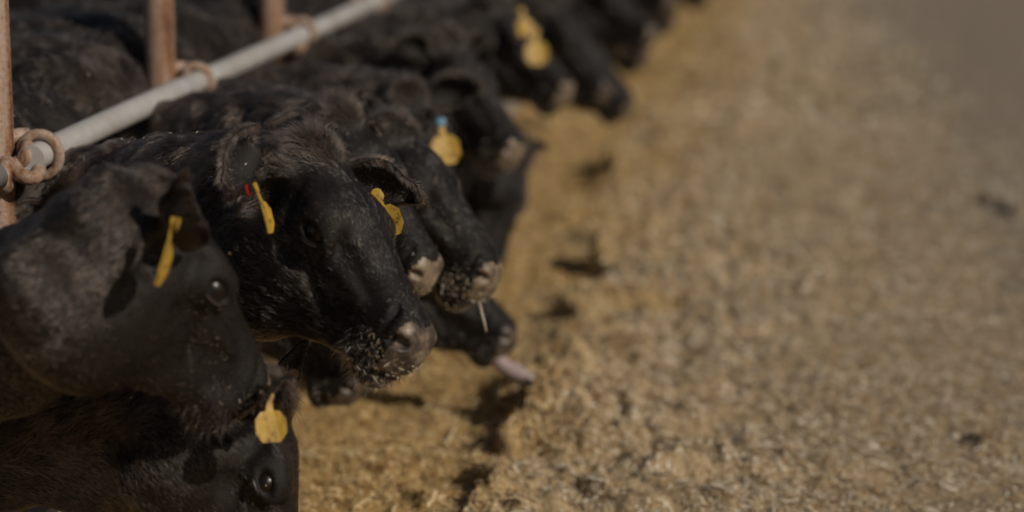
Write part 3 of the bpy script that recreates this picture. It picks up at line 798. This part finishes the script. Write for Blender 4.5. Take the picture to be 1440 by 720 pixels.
def hgt(x, y):
    P = np.stack([x, y, np.zeros_like(x)], -1); sh = P.shape[:-1]; P = P.reshape(-1, 3)
    n1 = snoise(P, 1.1, 5, 2).reshape(sh); n2 = snoise(P, 5., 6, 3).reshape(sh); n3 = snoise(P, 22., 7, 2).reshape(sh)
    e = edge_x(y)+.05*n2
    d = x-e
    step = np.clip(d/.13, 0, 1); step = step*step*(3-2*step)
    pile = step*(.042+.022*n1+.010*n2)*np.exp(-np.clip(d-.1, 0, 9)**2/.55)
    near = np.clip((26-y)/8, 0, 1)
    for (sx, sy, sl_, sh_) in SCARPS:
        u_ = x-sx-.05*np.sin((y-sy)*9+sx*40)-.02*n2; st_ = np.clip(u_/.03, 0, 1); st_ = st_*st_*(3-2*st_)
        pile = pile+sh_*st_*np.exp(-np.clip(u_, 0, 9)/.16)*np.exp(-((y-sy)/sl_)**2)*(1+.35*n3)
    base = .009*n2*np.exp(-np.clip(np.abs(x+.8)-.3, 0, 9))+.0012*n3*np.exp(-np.clip(x-.1, 0, 9)*1.5)
    base += -.035*np.clip(n1-.25, 0, 1)*np.exp(-((x+.35)/.4)**2)
    lane = .012*snoise(P, .35, 9, 2).reshape(sh)
    return (pile+base*2.0)*near+lane*near+.03
if want('ground'):
    gx = axis(-90, -1.75, .9, 90, .014, 4.); 
    gy = axis(-30, 5.2, 9.5, 160, .014, 4.)
    XX, YY = np.meshgrid(gx, gy, indexing='ij'); XX = XX.astype(float); YY = YY.astype(float)
    ZZ = hgt(XX, YY)
    nx, ny = XX.shape; ii = np.arange(nx*ny).reshape(nx, ny)
    Q = np.stack([ii[:-1, :-1], ii[1:, :-1], ii[1:, 1:], ii[:-1, 1:]], -1).reshape(-1, 4)
    g = mesh_obj('ground', np.stack([XX, YY, ZZ], -1).reshape(-1, 3), Q, GROUND)
    props(g, kind='structure')
    def feedamt(x, y): return np.clip(1.05-np.clip(x+.25+.05*(y-6), -1, 9)*.62, 0, 1)*np.where(x < -2.0, .3, 1)
    at_ = g.data.attributes.new('feed', 'FLOAT', 'POINT'); at_.data.foreach_set('value', feedamt(XX, YY).astype(np.float32).ravel())
    def goldamt(x, y):
        n_ = snoise(np.stack([x.ravel(), y.ravel(), 0*x.ravel()], 1), 1.6, 77, 3).reshape(x.shape)
        return np.clip(.82-(x+.92)*1.25+.28*n_, .26, 1.)
    at2 = g.data.attributes.new('gold', 'FLOAT', 'POINT'); at2.data.foreach_set('value', goldamt(XX, YY).astype(np.float32).ravel())
    # loose chopped straw, densest where the eye can separate it
    rng = np.random.default_rng(15)
    def scatter(n, x0, x1, y0, y1, l0, l1, w0, w1, tilt, lift=.0):
        x = rng.uniform(x0, x1, n*3); y = rng.uniform(y0, y1, n*3)
        Pn = np.stack([x, y, 0*x], 1)
        dens = feedamt(x, y)*np.clip(.65+.9*snoise(Pn, 2.2, 31, 2), .12, 1)*np.where(x < edge_x(y), .55, 1.)
        k = rng.random(len(x)) < dens; x, y = x[k][:n], y[k][:n]
        e = .01; z = hgt(x, y); zx = (hgt(x+e, y)-z)/e; zy = (hgt(x, y+e)-z)/e
        Nn = np.stack([-zx, -zy, np.ones_like(z)], 1); Nn /= np.linalg.norm(Nn, axis=1)[:, None]
        return chips(np.stack([x, y, z+.002+rng.random(len(x))*lift], 1), Nn, l0, l1, w0, w1, rng, tilt=tilt)
    A = [scatter(75000, -1.7, .75, 5.3, 8.2, .006, .024, .0018, .0048, .30, .006),
         scatter(5000, -1.7, .75, 5.3, 8.5, .025, .055, .0025, .0050, .22, .010),
         scatter(260, -1.5, -.6, 5.3, 7.5, .05, .09, .004, .0065, .15, .014),
         scatter(40000, -1.7, 1.4, 8.0, 13, .010, .036, .003, .008, .30, .008),
         scatter(16000, -1.7, 2.2, 12.5, 22, .02, .06, .008, .016, .4, .012)]
    Vs, Fs, o0 = [], [], 0
    for v, f in A: Vs.append(v); Fs.append(f+o0); o0 += len(v)
    s_ = mesh_obj('loose_straw', np.concatenate(Vs), np.concatenate(Fs), STRAW, smooth=False)
    va = np.empty(len(s_.data.vertices)*3, np.float32); s_.data.vertices.foreach_get('co', va); va = va.reshape(-1, 3).astype(float)
    c12 = va[::12]; gv = np.repeat(goldamt(c12[:, 0], c12[:, 1]), 12)
    at3 = s_.data.attributes.new('gold', 'FLOAT', 'POINT'); at3.data.foreach_set('value', gv.astype(np.float32))
    props(s_, 'loose chopped straw and feed scattered over the lane', 'straw', kind='stuff')
    # concrete kerb under the fence
    V = []; ys = np.arange(-10, 40.1, 1.0)
    prof = [(-1.92, -.02), (-1.92, .16), (-1.90, .18), (-1.74, .18), (-1.72, .16), (-1.72, -.02)]
    for y in ys: V += [(a, y, b) for a, b in prof]
    n = len(prof); F = [(i*n+j, i*n+j+1, (i+1)*n+j+1, (i+1)*n+j) for i in range(len(ys)-1) for j in range(n-1)]
    k = mesh_obj('kerb', V, F, CONC, smooth=False); props(k, kind='structure')
    # a couple of pebbles / clods on the bare part of the lane
    for (px, py, r_, lab) in [(1342, 615, .016, 'small pale round clod lying on the bare lane near the right edge'), (1300, 668, .010, 'tiny brown clod on the bare lane below the pale one')]:
        dd = FW+(px-720)/FPX*RT-(py-360)/FPX*UP; p = CAM+dd*(-(1.8-.04)/dd[2])
        V, F = [], []; nu, nv = 14, 9
        for i in range(nv+1):
            for j in range(nu):
                a, b = math.pi*i/nv, 2*math.pi*j/nu; q_ = np.array([math.sin(a)*math.cos(b), math.sin(a)*math.sin(b), .75*math.cos(a)])
                V.append(p+q_*r_*(1+.15*math.sin(3*b+a*4)+.08*math.sin(7*a+b)))
        for i in range(nv):
            for j in range(nu): F.append((i*nu+j, (i+1)*nu+j, (i+1)*nu+(j+1) % nu, i*nu+(j+1) % nu))
        o = mesh_obj('clod', V, F, STRAW if r_ > .012 else RUST); props(o, lab, 'clod')
